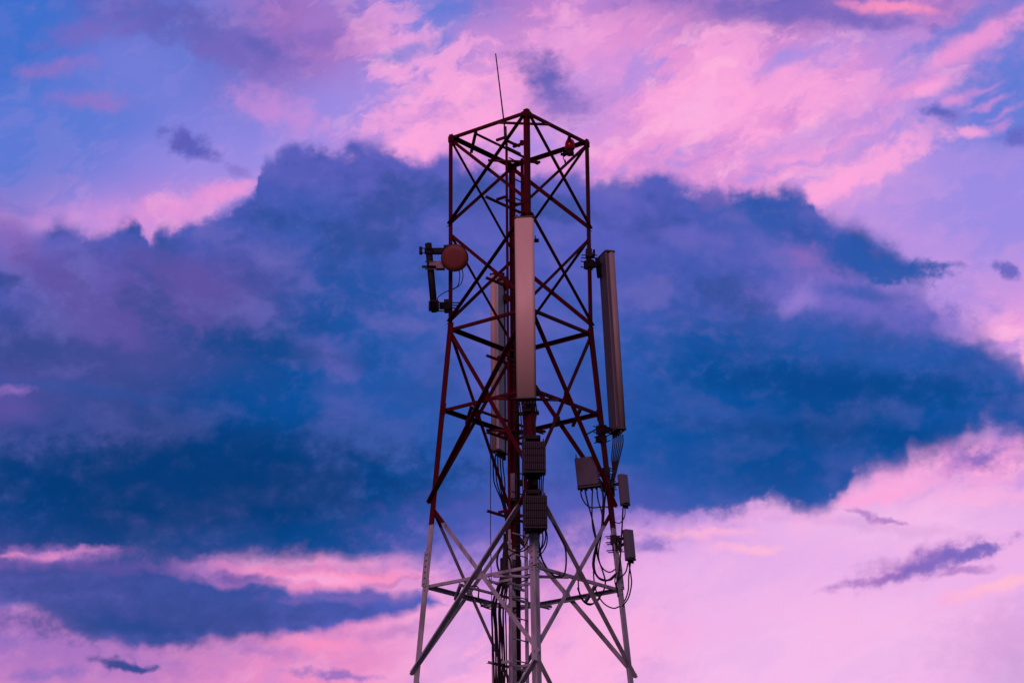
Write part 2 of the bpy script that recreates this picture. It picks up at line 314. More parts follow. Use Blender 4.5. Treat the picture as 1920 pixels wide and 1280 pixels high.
m_bird = mat('dark_feathers', (.02, .018, .02), .8)

# ------------------------------------------------------------------ mesh helpers
class MB:
    def __init__(s): s.v = []; s.f = []; s.sm = []
    def add(s, vs, fs, smooth=False):
        o = len(s.v); s.v += [tuple(v) for v in vs]
        for f in fs: s.f.append([i + o for i in f]); s.sm.append(smooth)
        return s
    def prism(s, prof, p, q, a, b, smooth=False):
        """profile points (u,v) swept from p to q with axes a,b"""
        n = len(prof); p = Vector(p); q = Vector(q)
        vs = [p + a * u + b * v for u, v in prof] + [q + a * u + b * v for u, v in prof]
        s.add(vs, [[i, (i + 1) % n, n + (i + 1) % n, n + i] for i in range(n)], smooth)
        o = len(s.v) - 2 * n
        s.f.append([o + i for i in range(n)][::-1]); s.sm.append(False)
        s.f.append([o + n + i for i in range(n)]); s.sm.append(False)
        return s
    def box(s, c, ax, ay, az, hx, hy, hz):
        c = Vector(c); return s.prism([(-hx, -hy), (hx, -hy), (hx, hy), (-hx, hy)], c - az * hz, c + az * hz, ax, ay)
    def angle(s, p, q, d1, d2, w_, t):
        p = Vector(p); q = Vector(q); ax = (q - p).normalized()
        d1 = (d1 - ax * d1.dot(ax)).normalized(); d2 = (d2 - ax * d2.dot(ax)); d2 = (d2 - d1 * d2.dot(d1)).normalized()
        return s.prism([(0, 0), (w_, 0), (w_, t), (t, t), (t, w_), (0, w_)], p, q, d1, d2)
    def rod(s, p, q, r, n=10, r2=None):
        p = Vector(p); q = Vector(q); ax = (q - p).normalized(); a = ax.orthogonal().normalized(); b = ax.cross(a)
        r2 = r if r2 is None else r2
        vs = [p + (a * math.cos(t) + b * math.sin(t)) * r for t in [2 * math.pi * i / n for i in range(n)]] + \
             [q + (a * math.cos(t) + b * math.sin(t)) * r2 for t in [2 * math.pi * i / n for i in range(n)]]
        s.add(vs, [[i, (i + 1) % n, n + (i + 1) % n, n + i] for i in range(n)], True)
        o = len(s.v) - 2 * n; s.f.append([o + i for i in range(n)][::-1]); s.f.append([o + n + i for i in range(n)]); s.sm += [False, False]
        return s
    def tube(s, pts, r, n=8):
        pts = [Vector(p) for p in pts]; k = len(pts); a = None; base = len(s.v)
        for i, p in enumerate(pts):
            t = (pts[min(i + 1, k - 1)] - pts[max(i - 1, 0)]).normalized()
            a = t.orthogonal().normalized() if a is None else (a - t * a.dot(t)).normalized()
            b = t.cross(a)
            s.v += [tuple(p + (a * math.cos(2 * math.pi * j / n) + b * math.sin(2 * math.pi * j / n)) * r) for j in range(n)]
        for i in range(k - 1):
            for j in range(n):
                s.f.append([base + i * n + j, base + i * n + (j + 1) % n, base + (i + 1) * n + (j + 1) % n, base + (i + 1) * n + j]); s.sm.append(True)
        s.f.append([base + j for j in range(n)][::-1]); s.f.append([base + (k - 1) * n + j for j in range(n)]); s.sm += [False, False]
        return s
    def lathe(s, prof, c, ax, n=24):
        c = Vector(c); ax = ax.normalized(); a = ax.orthogonal().normalized(); b = ax.cross(a); base = len(s.v); k = len(prof)
        for r, h in prof: s.v += [tuple(c + ax * h + (a * math.cos(2 * math.pi * j / n) + b * math.sin(2 * math.pi * j / n)) * r) for j in range(n)]
        for i in range(k - 1):
            for j in range(n):
                s.f.append([base + i * n + j, base + i * n + (j + 1) % n, base + (i + 1) * n + (j + 1) % n, base + (i + 1) * n + j]); s.sm.append(True)
        s.f.append([base + j for j in range(n)][::-1]); s.f.append([base + (k - 1) * n + j for j in range(n)]); s.sm += [False, False]
        return s
    def build(s, name, m, parent=None, bevel=0.):
        me = bpy.data.meshes.new(name); 
        off = parent_loc(parent)
        me.from_pydata([tuple(Vector(v) - off) for v in s.v], [], s.f); me.polygons.foreach_set('use_smooth', s.sm); me.materials.append(m)
        bm = bmesh.new(); bm.from_mesh(me); bmesh.ops.recalc_face_normals(bm, faces=bm.faces)
        if bevel:
            es = [e for e in bm.edges if len(e.link_faces) == 2 and e.calc_face_angle(0) > .6]
            bmesh.ops.bevel(bm, geom=es, offset=bevel, segments=2, affect='EDGES', profile=.6)
        bm.to_mesh(me); bm.free()
        if not parent:                                  # put the origin on the mesh itself
            c = sum((v.co for v in me.vertices), Vector()) / len(me.vertices); c.z = min(v.co.z for v in me.vertices)
            me.transform(Matrix.Translation(-c))
        o = bpy.data.objects.new(name, me); col.objects.link(o)
        if parent: o.parent = parent
        else: o.location = c
        return o
def parent_loc(p):
    v = Vector()
    while p: v += p.location; p = p.parent
    return v
def tag(o, label=None, cat=None, group=None, kind=None):
    if label: o['label'] = label
    if cat: o['category'] = cat
    if group: o['group'] = group
    if kind: o['kind'] = kind
    return o
def thing(name, loc, label, cat, group=None):
    o = bpy.data.objects.new(name, None); col.objects.link(o); o.location = loc; o.empty_display_size = .2
    return tag(o, label, cat, group)
def spline(pts, k=10):
    P = [Vector(p) for p in pts]; P = [P[0] * 2 - P[1]] + P + [P[-1] * 2 - P[-2]]; o = []
    for i in range(1, len(P) - 2):
        for j in range(k):
            t = j / k; a, b, c, d = P[i - 1:i + 3]
            o.append(.5 * ((2 * b) + (c - a) * t + (2 * a - 5 * b + 4 * c - d) * t * t + (3 * b - a - 3 * c + d) * t ** 3))
    o.append(P[-2]); return o
ZV = Vector((0, 0, 1))

# ------------------------------------------------------------------ ground
gm = mat('grass', (.035, .05, .02), .9, 0, (.07, .05, .03), .8, .6, stretch=1)
g = MB(); S = 3000; n_ = 24
cs = [-(S * (i / n_) ** 2.5) for i in range(n_, 0, -1)] + [0] + [S * (i / n_) ** 2.5 for i in range(1, n_ + 1)]
for j, y in enumerate(cs):
    for i, x in enumerate(cs):
        d = math.hypot(x, y - 26); g.v.append((x, y + 26, .0 if d < 60 else 2.5 * math.sin(x / 170) * math.sin(y / 210) * min(1, (d - 60) / 200)))
L_ = len(cs)
for j in range(L_ - 1):
    for i in range(L_ - 1): g.f.append([j * L_ + i, j * L_ + i + 1, (j + 1) * L_ + i + 1, (j + 1) * L_ + i]); g.sm.append(True)
tag(g.build('ground', gm), kind='structure')

# ------------------------------------------------------------------ tower
TX, TY, ZT, YAW = .1053, 26.014, 13.0344, .10853
H0, KT = .85, .09059
Zl = [ZT - d for d in (0, 1.225, 2.4507, 3.4418, 4.5894, 5.5224, 6.5627)]   # A B C Dm D Em E
uF = Vector((math.cos(YAW + math.pi / 4), math.sin(YAW + math.pi / 4), 0))      # L -> F
uN = Vector((math.cos(YAW - math.pi / 4), math.sin(YAW - math.pi / 4), 0))      # L -> N
def T(a, b, z): return Vector((TX, TY, 0)) + uF * a + uN * b + ZV * z
def hs(z): return (H0 + max(0, Zl[2] - z) * KT) / math.sqrt(2)
SG = {'L': (-1, -1), 'F': (1, -1), 'N': (-1, 1), 'R': (1, 1)}
def K(c, z, off=0.):
    h = hs(z) + off; return T(SG[c][0] * h, SG[c][1] * h, z)
tower = thing('lattice_tower', (TX, TY, 0), 'square lattice steel tower painted dark red above and white below', 'tower')
def legdirs(c):
    a, b = SG[c]; return uF * -a, uN * -b
for c in 'LFNR':
    m_ = MB(); d1, d2 = legdirs(c)
    m_.angle(K(c, Zl[2] - .03), K(c, ZT + .02), d1, d2, .056, .007)
    m_.angle(K(c, .0, .006), K(c, Zl[2] + .05, .006), d1, d2, .074, .009)
    leg = m_.build('leg', m_paint, tower)
    # bolted splice where two leg lengths meet
    for zz, n in ((Zl[5] + .2, 6), (Zl[3] - .12, 0), (2.6, 6)):
        if not n: continue
        s_ = MB()
        s_.angle(K(c, zz - .2, .020), K(c, zz + .2, .020), d1, d2, .070, .008)
        for i in range(n):
            z = zz - .17 + i * .068
            for dd, oo in ((d1, d2), (d2, d1)):
                p = K(c, z, .02) + dd * .04; s_.rod(p - oo * .018, p + oo * .004, .012, 6)
        s_.build('splice_plate', m_paint, tower)
FACES = [('L', 'N', -uF), ('L', 'F', -uN), ('F', 'R', uF), ('N', 'R', uN)]
def brace(name, c1, z1, c2, z2, out_, w_, t=.005, off=0., outward=False, ext=.0, flip=False):
    p, q = K(c1, z1), K(c2, z2); ax = (q - p).normalized(); p = p - ax * ext + out_ * off; q = q + ax * ext + out_ * off
    perp = ax.cross(out_).normalized()
    if perp.z < 0: perp = -perp
    if flip: perp = -perp
    o = MB().angle(p, q, perp, out_ if outward else -out_, w_, t)
    if not outward: pass
    return o.build(name, m_paint, tower)
E1 = .055
for i, (zt, zb) in enumerate([(Zl[0], Zl[1]), (Zl[1], Zl[2]), (Zl[2], Zl[4]), (Zl[4], Zl[6]), (Zl[6], 4.0), (4.0, 1.6)]):
    big = i >= 2
    for c1, c2, o_ in FACES:
        front = (c1, c2) in (('L', 'N'), ('N', 'R'))
        # heavy one: from the second corner down to the first; light one the other way
        w1 = {('L', 'N'): (.054, .072), ('F', 'R'): (.050, .056), ('N', 'R'): (.042, .060), ('L', 'F'): (.042, .050)}[c1, c2][big]
        w2 = {('L', 'N'): (.040, .050), ('F', 'R'): (.042, .052), ('N', 'R'): (.036, .046), ('L', 'F'): (.034, .044)}[c1, c2][big]
        hi, lo = (c2, c1) if c1 == 'L' else (c1, c2)
        brace('diagonal_brace', hi, zt - E1, lo, zb + E1, o_, w1, off=.006, outward=True, ext=.03 if big else -.03)
        brace('diagonal_brace', lo, zt - E1, hi, zb + E1, o_, w2, off=-.012, ext=.0)
        # plates: crossing and feet
        zc_t = hs(zt) / (hs(zt) + hs(zb)); zc = zt + (zb - zt) * zc_t
        mid = (K(c1, zc) + K(c2, zc)) / 2
        al = (K(c2, zc) - K(c1, zc)).normalized()
        if big:
            MB().box(mid + o_ * -.002, al, ZV, o_, .05, .06, .003).build('gusset_plate', m_paint, tower)
def lerp(a, b, t): return a + (b - a) * t
def flat_bar(name, p, q, w_=.045, t=.006, drop=.0):
    p = Vector(p) - ZV * drop; q = Vector(q) - ZV * drop; ax = (q - p).normalized()
    return MB().angle(p, q, ZV, ax.cross(ZV), w_, t).build(name, m_paint, tower)
for z, ring in ((Zl[0] - .01, 1), (Zl[2], 0), (Zl[3], 1), (Zl[5], 1), (5.2, 1), (2.8, 1)):
    for c1, c2, o_ in FACES:
        bk = (c1, c2) in (('L', 'F'), ('F', 'R'))
        brace('horizontal_beam', c1, z + (.012 if bk else -.02), c2, z + (.012 if bk else -.02), o_, .046 if bk else .034, off=-.021, ext=-.01, flip=bk)
    if ring:
        t = 1 / 3
        cc = {k: K(k, z - .03) for k in 'LFNR'}
        for c, n1, n2 in (('N', 'L', 'R'), ('F', 'L', 'R'), ('L', 'N', 'F'), ('R', 'N', 'F')):
            p = lerp(cc[c], cc[n1], t); q = lerp(cc[c], cc[n2], t); e = (q - p).normalized() * .04
            flat_bar('corner_tie', p - e, q + e, .034, .005, .03)
        flat_bar('ladder_support_beam', lerp(cc['L'], cc['N'], t), lerp(cc['F'], cc['R'], t), .034, .005, .05)
    # bolt cluster at each corner
    for c in 'LFNR':
        d1, d2 = legdirs(c); b_ = MB().angle(K(c, z - .07, .007), K(c, min(z + .07, ZT - .005), .007), d1, d2, .085, .005)
        for dz in ((-.06, -.03, -.045) if z > 13 else (-.045, -.012, .03)):
            for dd, oo in ((d1, d2), (d2, d1)):
                p = K(c, z + dz, .007) + dd * .035; b_.rod(p - oo * .013, p, .009, 6)
        b_.build('joint_plate', m_paint, tower)
# ladder with its cable rack, inside the tower
LB = -.20
z0 = .0
zr1, zr2 = ZT + .07, ZT - .10
ladder = bpy.data.objects.new('ladder', None); col.objects.link(ladder); ladder.parent = tower; ladder.empty_display_size = .1
MB().angle(T(-.02, LB, z0), T(-.02, LB, 8.1), uF, uN, .050, .006).angle(T(-.02, LB, 8.1), T(-.02, LB, zr1), uF, uN, .036, .0058).build('rail', m_paint, ladder)
MB().box(T(.305, LB, (z0 + zr2) / 2), uF, uN, ZV, .005, .021, (zr2 - z0) / 2).build('rail', m_paint, ladder)
z = .35
while z < zr2 - .05:
    MB().rod(T(.03, LB + .02, z), T(.302, LB + .02, z), .0085, 6).build('rung', m_paint, ladder); z += .245
rack = bpy.data.objects.new('cable_rack', None); col.objects.link(rack); rack.parent = tower
zs = [at(948, y, TY).z for y in (268, 379, 530, 675, 818, 965, 1095, 1247)] + [5.1, 4.0, 2.9, 1.8, .7]
for i, z in enumerate(zs):
    b_ = MB().angle(T(-.375 if i else .0, LB - .012, z), T(.30, LB - .012, z), ZV, -uN, .026, .004)
    b_.angle(T(-.20, LB, z + .012), T(-.20, LB + .17, z + .012), ZV, uF, .028, .004)
    b_.angle(T(-.20, LB + .15, z - .02), T(.02, LB + .15, z - .02), ZV, -uN, .026, .004)
    b_.build('rack_arm', m_paint, rack)
    MB().angle(T(.06, LB + .05, z), T(.06, LB + .30, z), ZV, uF, .028, .004).build('ladder_bracket', m_paint, rack)

# lightning rod on the ladder rail head
lr = thing('lightning_rod', at(947.5, 242, TY - .05), 'thin dark lightning rod leaning left above the tower top', 'lightning rod')
MB().rod(at(947.5, 250, TY - .05), at(929.3, 101, TY - .05), .0095, 8, .007).build('spike', m_wire, lr)
MB().rod(at(948, 262, TY - .05), at(947, 238, TY - .05), .019, 10).build('holder', m_wire, lr)
# small clamp on the ladder head
cb = thing('ladder_top_clamp', at(973, 272, TY + .2), 'small dark clamp bracket near the ladder top', 'bracket')
MB().box(at(969, 272, TY + .12), uF, uN, ZV, .05, .012, .012).build('arm', m_dark, cb)
MB().box(at(979, 268, TY + .2), uF, uN, ZV, .022, .02, .028).build('jaw', m_dark, cb)

# ------------------------------------------------------------------ aircraft beacon
bc = at(1069, 288.5, 25.95)
bn = thing('obstruction_light', bc, 'red glass aircraft warning light on the right top beam', 'warning light')
k_ = .95
MB().lathe([(.030, -.02), (.046, -.015), (.048, .0), (.044, .03), (.040, .045)], bc, ZV, 20).build('base', m_dark, bn)
MB().lathe([(.044, .046), (.056, .062), (.062, .100), (.058, .140), (.045, .172), (.022, .190), (.004, .194)], bc, ZV, 24).build('lens', m_lens, bn)
pb = MB().box(bc + ZV * -.005 + Vector((-.05, 0, 0)), Vector((1, 0, 0)), Vector((0, 1, 0)), ZV, .065, .03, .006)
pb.build('bracket', m_dark, bn)
MB().tube(spline([bc + Vector((-.05, 0, -.02)), bc + Vector((-.085, 0, -.05)), bc + Vector((-.065, 0, -.09))], 6), .006, 6).build('cable_tail', m_cable, bn)
MB().rod(bc + Vector((-.065, 0, -.08)), bc + Vector((-.06, 0, -.115)), .011, 8).build('cable_gland', m_dark, bn)

# ------------------------------------------------------------------ panel antennas
def rrect(hx, hy, r, n=5):
    o = []
    for cx_, cy_, a0 in ((hx - r, hy - r, 0), (-hx + r, hy - r, 90), (-hx + r, -hy + r, 180), (hx - r, -hy + r, 270)):
        for i in range(n + 1):
            t = R(a0 + 90 * i / n); o.append((cx_ + r * math.cos(t), cy_ + r * math.sin(t)))
    return o
def panel(name, top, bot, face_az, W, D, label, group, ncon=6, m_radome=m_radome, m_tray=m_tray):
    """top/bot: centre line of the panel; face_az: compass azimuth of the radome normal (deg, clockwise from +Y)"""
    top = Vector(top); bot = Vector(bot); ax = (top - bot).normalized()
    nrm = Vector((math.sin(R(face_az)), math.cos(R(face_az)), 0)); nrm = (nrm - ax * nrm.dot(ax)).normalized(); sd_ = ax.cross(nrm)
    t = thing(name, bot, label, 'antenna', group)
    pr = [(u, v + D * .17) for u, v in rrect(W / 2, D * .33, .036, 7)]
    m_ = MB().prism(pr, bot, top, sd_, nrm, True)
    m_.build('radome', m_radome, t)
    hb = D * .17
    MB().prism([(u, v - D * .33) for u, v in rrect(W / 2 - .009, D * .17, .008, 2)], bot + ax * .012, top - ax * .012, sd_, nrm).build('back_tray', m_tray, t)
    for e, s_ in ((top, 1), (bot, -1)):
        c = MB().prism([(u * 1.03, v * 1.03) for u, v in rrect(W / 2, D / 2, .02)], e - ax * .004 * s_, e + ax * .016 * s_, sd_, nrm, True); capo = c.build('end_cap', m_cap, t)
    for i in range(ncon):
        p = bot + sd_ * ((i - (ncon - 1) / 2) * W / (ncon + .6)) - nrm * .01 * (i % 2) - ax * .014
        MB().rod(p, p - ax * .05, .013, 10).build('connector', m_galv, capo)
    return t, ax, nrm, sd_
YN = K('N', Zl[2]).y
ptop, pbot = at(983.2, 411, YN - .22), at(987.3, 747, YN - .22)
pN, axN, nN, sN = panel('panel_antenna', ptop, pbot, 186, .222, .115, 'long pale panel antenna facing the camera at the tower centre', None)
for y in (446, 735, 770):
    p = at(986 if y < 600 else 989, y, YN - .09)
    b_ = MB().box(p, sN, nN, axN, .045, .07, .022); b_.box(p - nN * .10 + Vector((.0, .0, 0)), sN, nN, axN, .14 if y == 446 else .12, .012, .02)
    for s_ in (-1, 1): b_.rod(p - nN * .13 + sN * .11 * s_, p + nN * .05 + sN * .11 * s_, .007, 6)
    b_.build('mounting_bracket', m_dark, pN)

YR = 26.25
rt_, rb_ = at(1137.3, 478, YR), at(1158.3, 807, YR)
pR, axR, nR, sR = panel('panel_antenna', rt_, rb_, 71, .25, .125, 'long grey panel antenna seen edge on at the right leg', None, m_radome=m_radome2)
def clampset(par, legc, z, target, n_bolts=4, name='mounting_bracket', sc_=1.):
    """saddle clamp round a tower leg, an arm out to the target, bolts poking past the leg"""
    c = K(legc, z) ; d1, d2 = legdirs(legc); c = c + (d1 + d2) * .02
    dr = (Vector(target) - c); dr.z = 0; dr.normalize(); s_ = dr.cross(ZV)
    b_ = MB().box(c, dr, s_, ZV, .035 * sc_, .055 * sc_, .05 * sc_)
    b_.box(c + dr * .06, dr, s_, ZV, .012, .06 * sc_, .035)
    for i in range(n_bolts):
        sg = 1 if i % 2 else -1; zz = (-.035, .035)[i // 2 % 2]
        b_.rod(c - dr * .09 + s_ * .045 * sg + ZV * zz, c + dr * .1 + s_ * .045 * sg + ZV * zz, .0065, 6)
    tg = Vector(target); b_.box((c + tg) / 2, (tg - c).normalized(), s_, (tg - c).normalized().cross(s_), (tg - c).length / 2, .02, .014)
    return b_.build(name, m_dark, par)
clampset(pR, 'R', at(1112, 490, 26).z, at(1127, 496, YR - .02) )
clampset(pR, 'R', at(1112, 470, 26).z, K('R', at(1112, 476, 26).z) + Vector((.03, 0, 0)), 2)
MB().rod(at(1120, 484, YR), at(1124, 520, YR), .03, 12).build('pivot_housing', m_dark, pR)
clampset(pR, 'R', at(1128, 800, 26).z, at(1148, 805, YR))
clampset(pR, 'R', at(1130, 817, 26).z, K('R', at(1130, 817, 26).z) + Vector((-.03, 0, 0)), 4, sc_=.8)
MB().rod(at(1122, 802, YR - .1), at(1100, 814, YR - .1), .008, 6).build('stay_rod', m_dark, pR)

YF = 27.15
ft_, fb_ = at(933.6, 519, YF), at(935.6, 847, YF)
pF, axF, nF, sF = panel('panel_antenna', ft_, fb_, -62, .235, .115, 'pale panel antenna behind the ladder, partly hidden', None, m_tray=m_traypale)
for y in (535, 560, 815):
    p = at(945, y, YF + .02); b_ = MB().box(p, Vector((1, 0, 0)), Vector((0, 1, 0)), ZV, .075, .03, .03); b_.rod(p + Vector((.03, 0, -.06)), p + Vector((.03, 0, .06)), .025, 10); b_.build('mounting_bracket', m_dark, pF)
MB().rod(at(943, 512, YF + .03), at(945.5, 862, YF + .03), .022, 12).build('mounting_pipe', m_dark, pF)

# ------------------------------------------------------------------ microwave dish on its pipe mount, left
YD = 25.9
pm = thing('pipe_mount', at(814.5, 584, YD), 'leaning dark steel pipe clamped beside the left leg', 'antenna mount')
MB().rod(at(814.6, 584, YD), at(803, 457, YD), .041, 20).build('pipe', m_dark, pm)
X_ = Vector((1, 0, 0)); Y_ = Vector((0, 1, 0))
Lx = K('L', at(840, 472, 26).z)
a1 = at(804, 470, YD)
b_ = MB().box(a1 + Y_ * .02, X_, Y_, ZV, .050, .05, .020); b_.box(at(789, 470, YD), X_, Y_, ZV, .018, .05, .034); b_.build('clamp', m_dark, pm)
b_ = MB().box(at(822, 471, YD + .03), X_, Y_, ZV, .095, .03, .032); b_.box(at(840, 470, YD + .1), X_, Y_, ZV, .05, .09, .04)
for dz in (-.03, .03): b_.rod(at(786, 470, YD - .05) + ZV * dz, at(848, 470, YD - .05) + ZV * dz, .006, 6)
b_.build('upper_arm', m_dark, pm)
b_ = MB().box(at(814, 574, YD + .03), X_, Y_, ZV, .056, .05, .036); b_.box(at(805.5, 574, YD), X_, Y_, ZV, .010, .055, .045); b_.box(at(813.5, 566, YD), X_, Y_, ZV, .048, .047, .008); b_.build('clamp', m_dark, pm)
b_ = MB().box(at(840, 574, YD + .06), X_, Y_, ZV, .045, .08, .06); b_.box(at(829, 574, YD), X_, Y_, ZV, .03, .03, .03)
for y in (567, 572, 577, 583): b_.rod(at(816, y, YD - .045), at(862 - (y - 567) * .3, y + .5, YD - .045), .007, 6)
b_.build('lower_arm', m_dark, pm)
dc = at(852.5, 483.5, YD - .22)
md = thing('microwave_dish', dc, 'small round microwave dish with faded red face at the left leg', 'dish antenna')
da = (CAM - dc).normalized(); da = (da + Vector((-.24, 0, .10))).normalized()
MB().lathe([(.1, -.075), (.155, -.055), (.158, .0), (.158, .012)], dc, da, 40).build('drum', m_dark, md)
MB().lathe([(.158, .008), (.163, .009), (.163, .016), (.158, .018)], dc, da, 40).build('rim', m_dark, md)
MB().lathe([(.156, .013), (.154, .020), (.10, .027), (.05, .0295), (.004, .030)], dc, da, 40).build('radome', m_dish, md)
b_ = MB().box(at(826, 498, YD - .12), X_, Y_, ZV, .05, .04, .045); b_.box(at(812, 497, YD - .05), X_, Y_, ZV, .045, .045, .022)
for y in (490, 504): b_.rod(at(797, y, YD - .06), at(833, y + 1, YD - .1), .008, 6)
b_.build('pivot_bracket', m_galv, md)
b_ = MB().box(at(811, 499, YD), X_, Y_, ZV, .06, .055, .018); b_.box(at(796, 500, YD - .03), X_, Y_, ZV, .03, .012, .012); b_.build('pipe_clamp', m_dark, md)
MB().box(dc - da * .12, X_, Y_, ZV, .055, .05, .06).build('radio_box', m_dark, md)

# ------------------------------------------------------------------ remote radio units
def rru(c, xa, face, w_, h_, d_, label, fins=True, tilt=0., group=None, name='remote_radio_unit', handles=True, m_rru=m_rru):
    c = Vector(c); ya = face.normalized(); up = ZV
    xa = ya.cross(up).normalized() * -1
    if tilt:
        q = Matrix.Rotation(tilt, 3, 'Y'); up = q @ up; xa = (xa - up * xa.dot(up)).normalized(); ya = (up.cross(xa)).normalized() * (1 if up.cross(xa).dot(ya) > 0 else -1)
    t = thing(name, c - up * h_ / 2, label, 'radio unit', group)
    MB().box(c - ya * d_ * .1, xa, ya, up, w_ / 2, d_ * .4, h_ / 2 - .012).build('housing', m_rru, t, .006)
    if fins:
        f = MB(); n = 11; rows = 4
        for r_ in range(rows):
            zc = (-.5 + (r_ + .5) / rows) * (h_ - .03)
            for i in range(n):
                x = (-.5 + (i + .5) / n) * (w_ - .01)
                f.box(c + ya * (d_ * .4) + xa * x + up * zc, xa, ya, up, .0055, d_ * .16, (h_ - .03) / rows / 2 - .005)
        hp = MB().box(c + ya * (d_ * .33), xa, ya, up, w_ / 2 + .002, .01, h_ / 2 - .005).build('heat_sink', m_cable, t)  # near-black plate: shade between the fins put into its colour
        f.build('cooling_fins', m_fin, hp)
    else:
        f = MB().box(c + ya * (d_ * .33), xa, ya, up, w_ / 2 - .008, .02, h_ / 2 - .02); f.build('cover', m_rru, t, .005)
    b_ = MB().box(c - up * (h_ / 2 - .006), xa, ya, up, w_ / 2 + .003, d_ * .42, .012); bpo = b_.build('base_plate', m_fin, t)
    for i in range(4):
        p = c + xa * ((i - 1.5) * w_ / 4.6) - up * (h_ / 2)
        MB().rod(p, p - up * .035, .010, 8).build('connector', m_dark, bpo)
    if handles:
        hb = MB()
        for s_ in (-1, 1): hb.box(c + xa * s_ * (w_ / 2 - .02) + up * (h_ / 2 + .015), xa, ya, up, .005, d_ * .3, .02)
        hb.build('lifting_lug', m_rru, t)
    return t
zN1 = at(1001, 858, 25)
toCam = Vector((.05, -1, 0)).normalized()
YL = K('N', Zl[4]).y
r1 = rru(at(1001.3, 858, YL - .24), None, toCam, .245, .35, .17, 'finned dark radio unit on the centre leg, the upper of two', m_rru=m_rru2)
r2 = rru(at(1003.5, 960.5, YL - .26), None, toCam, .25, .36, .17, 'finned dark radio unit on the centre leg, the lower of two', m_rru=m_rru2)
for r_, y, x in ((r1, 858, 999), (r2, 960, 1001)):
    for dy in (-36, -14, 22, 34):
        p = at(x, y + dy, YL - .09)
        b_ = MB().box(p, X_, Y_, ZV, .085, .075, .02)
        for s_ in (-1, 1): b_.rod(p + Vector((.075 * s_, -.09, 0)), p + Vector((.075 * s_, .07, 0)), .007, 6)
        b_.build('clamp', m_dark, r_)
YRr = 26.1
r3 = rru(at(1101, 884.5, YRr - .1), None, Vector((-.12, -1, 0)), .255, .37, .11, 'flat grey radio box left of the right leg, cables below', fins=False, tilt=R(-5), m_rru=m_rru2)
clampset(r3, 'R', at(1138, 880, 26).z, at(1116, 880, YRr))
r4 = rru(at(1169.5, 917, YRr), None, Vector((1, -1.2, 0)), .098, .38, .075, 'narrow grey radio box right of the right leg, the upper of two', fins=False, tilt=R(-4), handles=False)
clampset(r4, 'R', at(1146, 905, 26).z, at(1164, 906, YRr), 4, 'clamp')
r5 = rru(at(1179.5, 1020, YRr), None, Vector((1, -1.2, 0)), .104, .37, .08, 'narrow grey radio box right of the right leg, the lower of two', fins=False, tilt=R(-4), handles=False)
clampset(r5, 'R', at(1155, 1007, 26).z, at(1173, 1008, YRr), 4, 'clamp')
clampset(r5, 'R', at(1157, 1022, 26).z, at(1173, 1018, YRr), 2, 'clamp', .7)
YM = 27.0
r6 = rru(at(963.5, 912, YM), None, Vector((-.1, -1, 0)), .11, .345, .10, 'slim lilac grey radio box behind the ladder', fins=False, handles=False)
MB().box(at(972, 905, YM + .05), X_, Y_, ZV, .05, .04, .03).build('clamp', m_dark, r6)
r7 = rru(at(969.5, 1075, YM), None, Vector((-.1, -1, 0)), .10, .34, .10, 'dark radio box behind the ladder beside the white beams', fins=True, handles=False)
r8 = thing('cylinder_filter', at(941.5, 1092, YM), 'dark upright cylinder left of the ladder rail in the white section', 'filter')
MB().lathe([(.012, .30), (.020, .295), (.023, .28), (.023, .02), (.018, .0)][::-1], at(941.5, 1092, YM), ZV, 16).build('body', m_cable, r8)
MB().box(at(947, 1070, YM + .02), X_, Y_, ZV, .05, .012, .02).build('strap', m_dark, r8)

# ------------------------------------------------------------------ cables
def cable(pts, Y, r, label, group=None, name='cable'):
    P = [at(p[0], p[1], p[2] if len(p) > 2 else Y) for p in pts]
    o = MB().tube(spline(P, 8), r, 8).build(name, m_cable)
    return tag(o, label, 'cable', group)
G1 = 'jumper cables below the right panel antenna'
for i in range(6):
    x = 1149 + i * 3.7
    cable([(x, 815, YR), (x + .3, 830, YR - .02 * i), (x - 2 - i * .8, 858), (1149 + i * 1.3, 884), (1145 + i * 1.2, 905), (1147 + i, 930)], YR - .08, .0075, 'black jumper cable hanging in a fan from the right panel antenna', G1, 'jumper_cable')
G2 = 'jumper cables below the hidden panel antenna'
for i in range(5):
    x = 924 + i * 4.6
    cable([(x, 853), (x + .8, 875), (x + 3 + i * .3, 905), (941 + i * 1.5, 940), (948 + i * 1.4, 975), (949 + i, 1010)], YF - .05, .008, 'black jumper cable hanging from the panel antenna behind the ladder', G2, 'jumper_cable')
G3 = 'short cables between the two finned units'
for i in range(4):
    cable([(1007 + i * 4.2, 886), (1008 + i * 3.5, 902), (1009 + i * 3, 918), (1009 + i * 3.2, 930)], YL - .15, .007, 'short black cable dropping between the two finned radio units', G3, 'jumper_cable')
G4 = 'black cables beside the centre leg under the panel antenna'
for i, x in enumerate((974, 978, 1004)):
    cable([(x, 752), (x + 2, 772), (x + (4 if x < 990 else -1), 800), (x + 6 if x < 990 else x + 1, 835)], YN - .12, .007, 'thin black cable running down from the centre panel antenna', G4, 'jumper_cable')
cable([(979, 832), (979.5, 880), (980.5, 930), (981, 985), (981, 1010)], YL - .1, .006, 'pale thin conduit edge cable left of the two finned units')
YC = 25.2
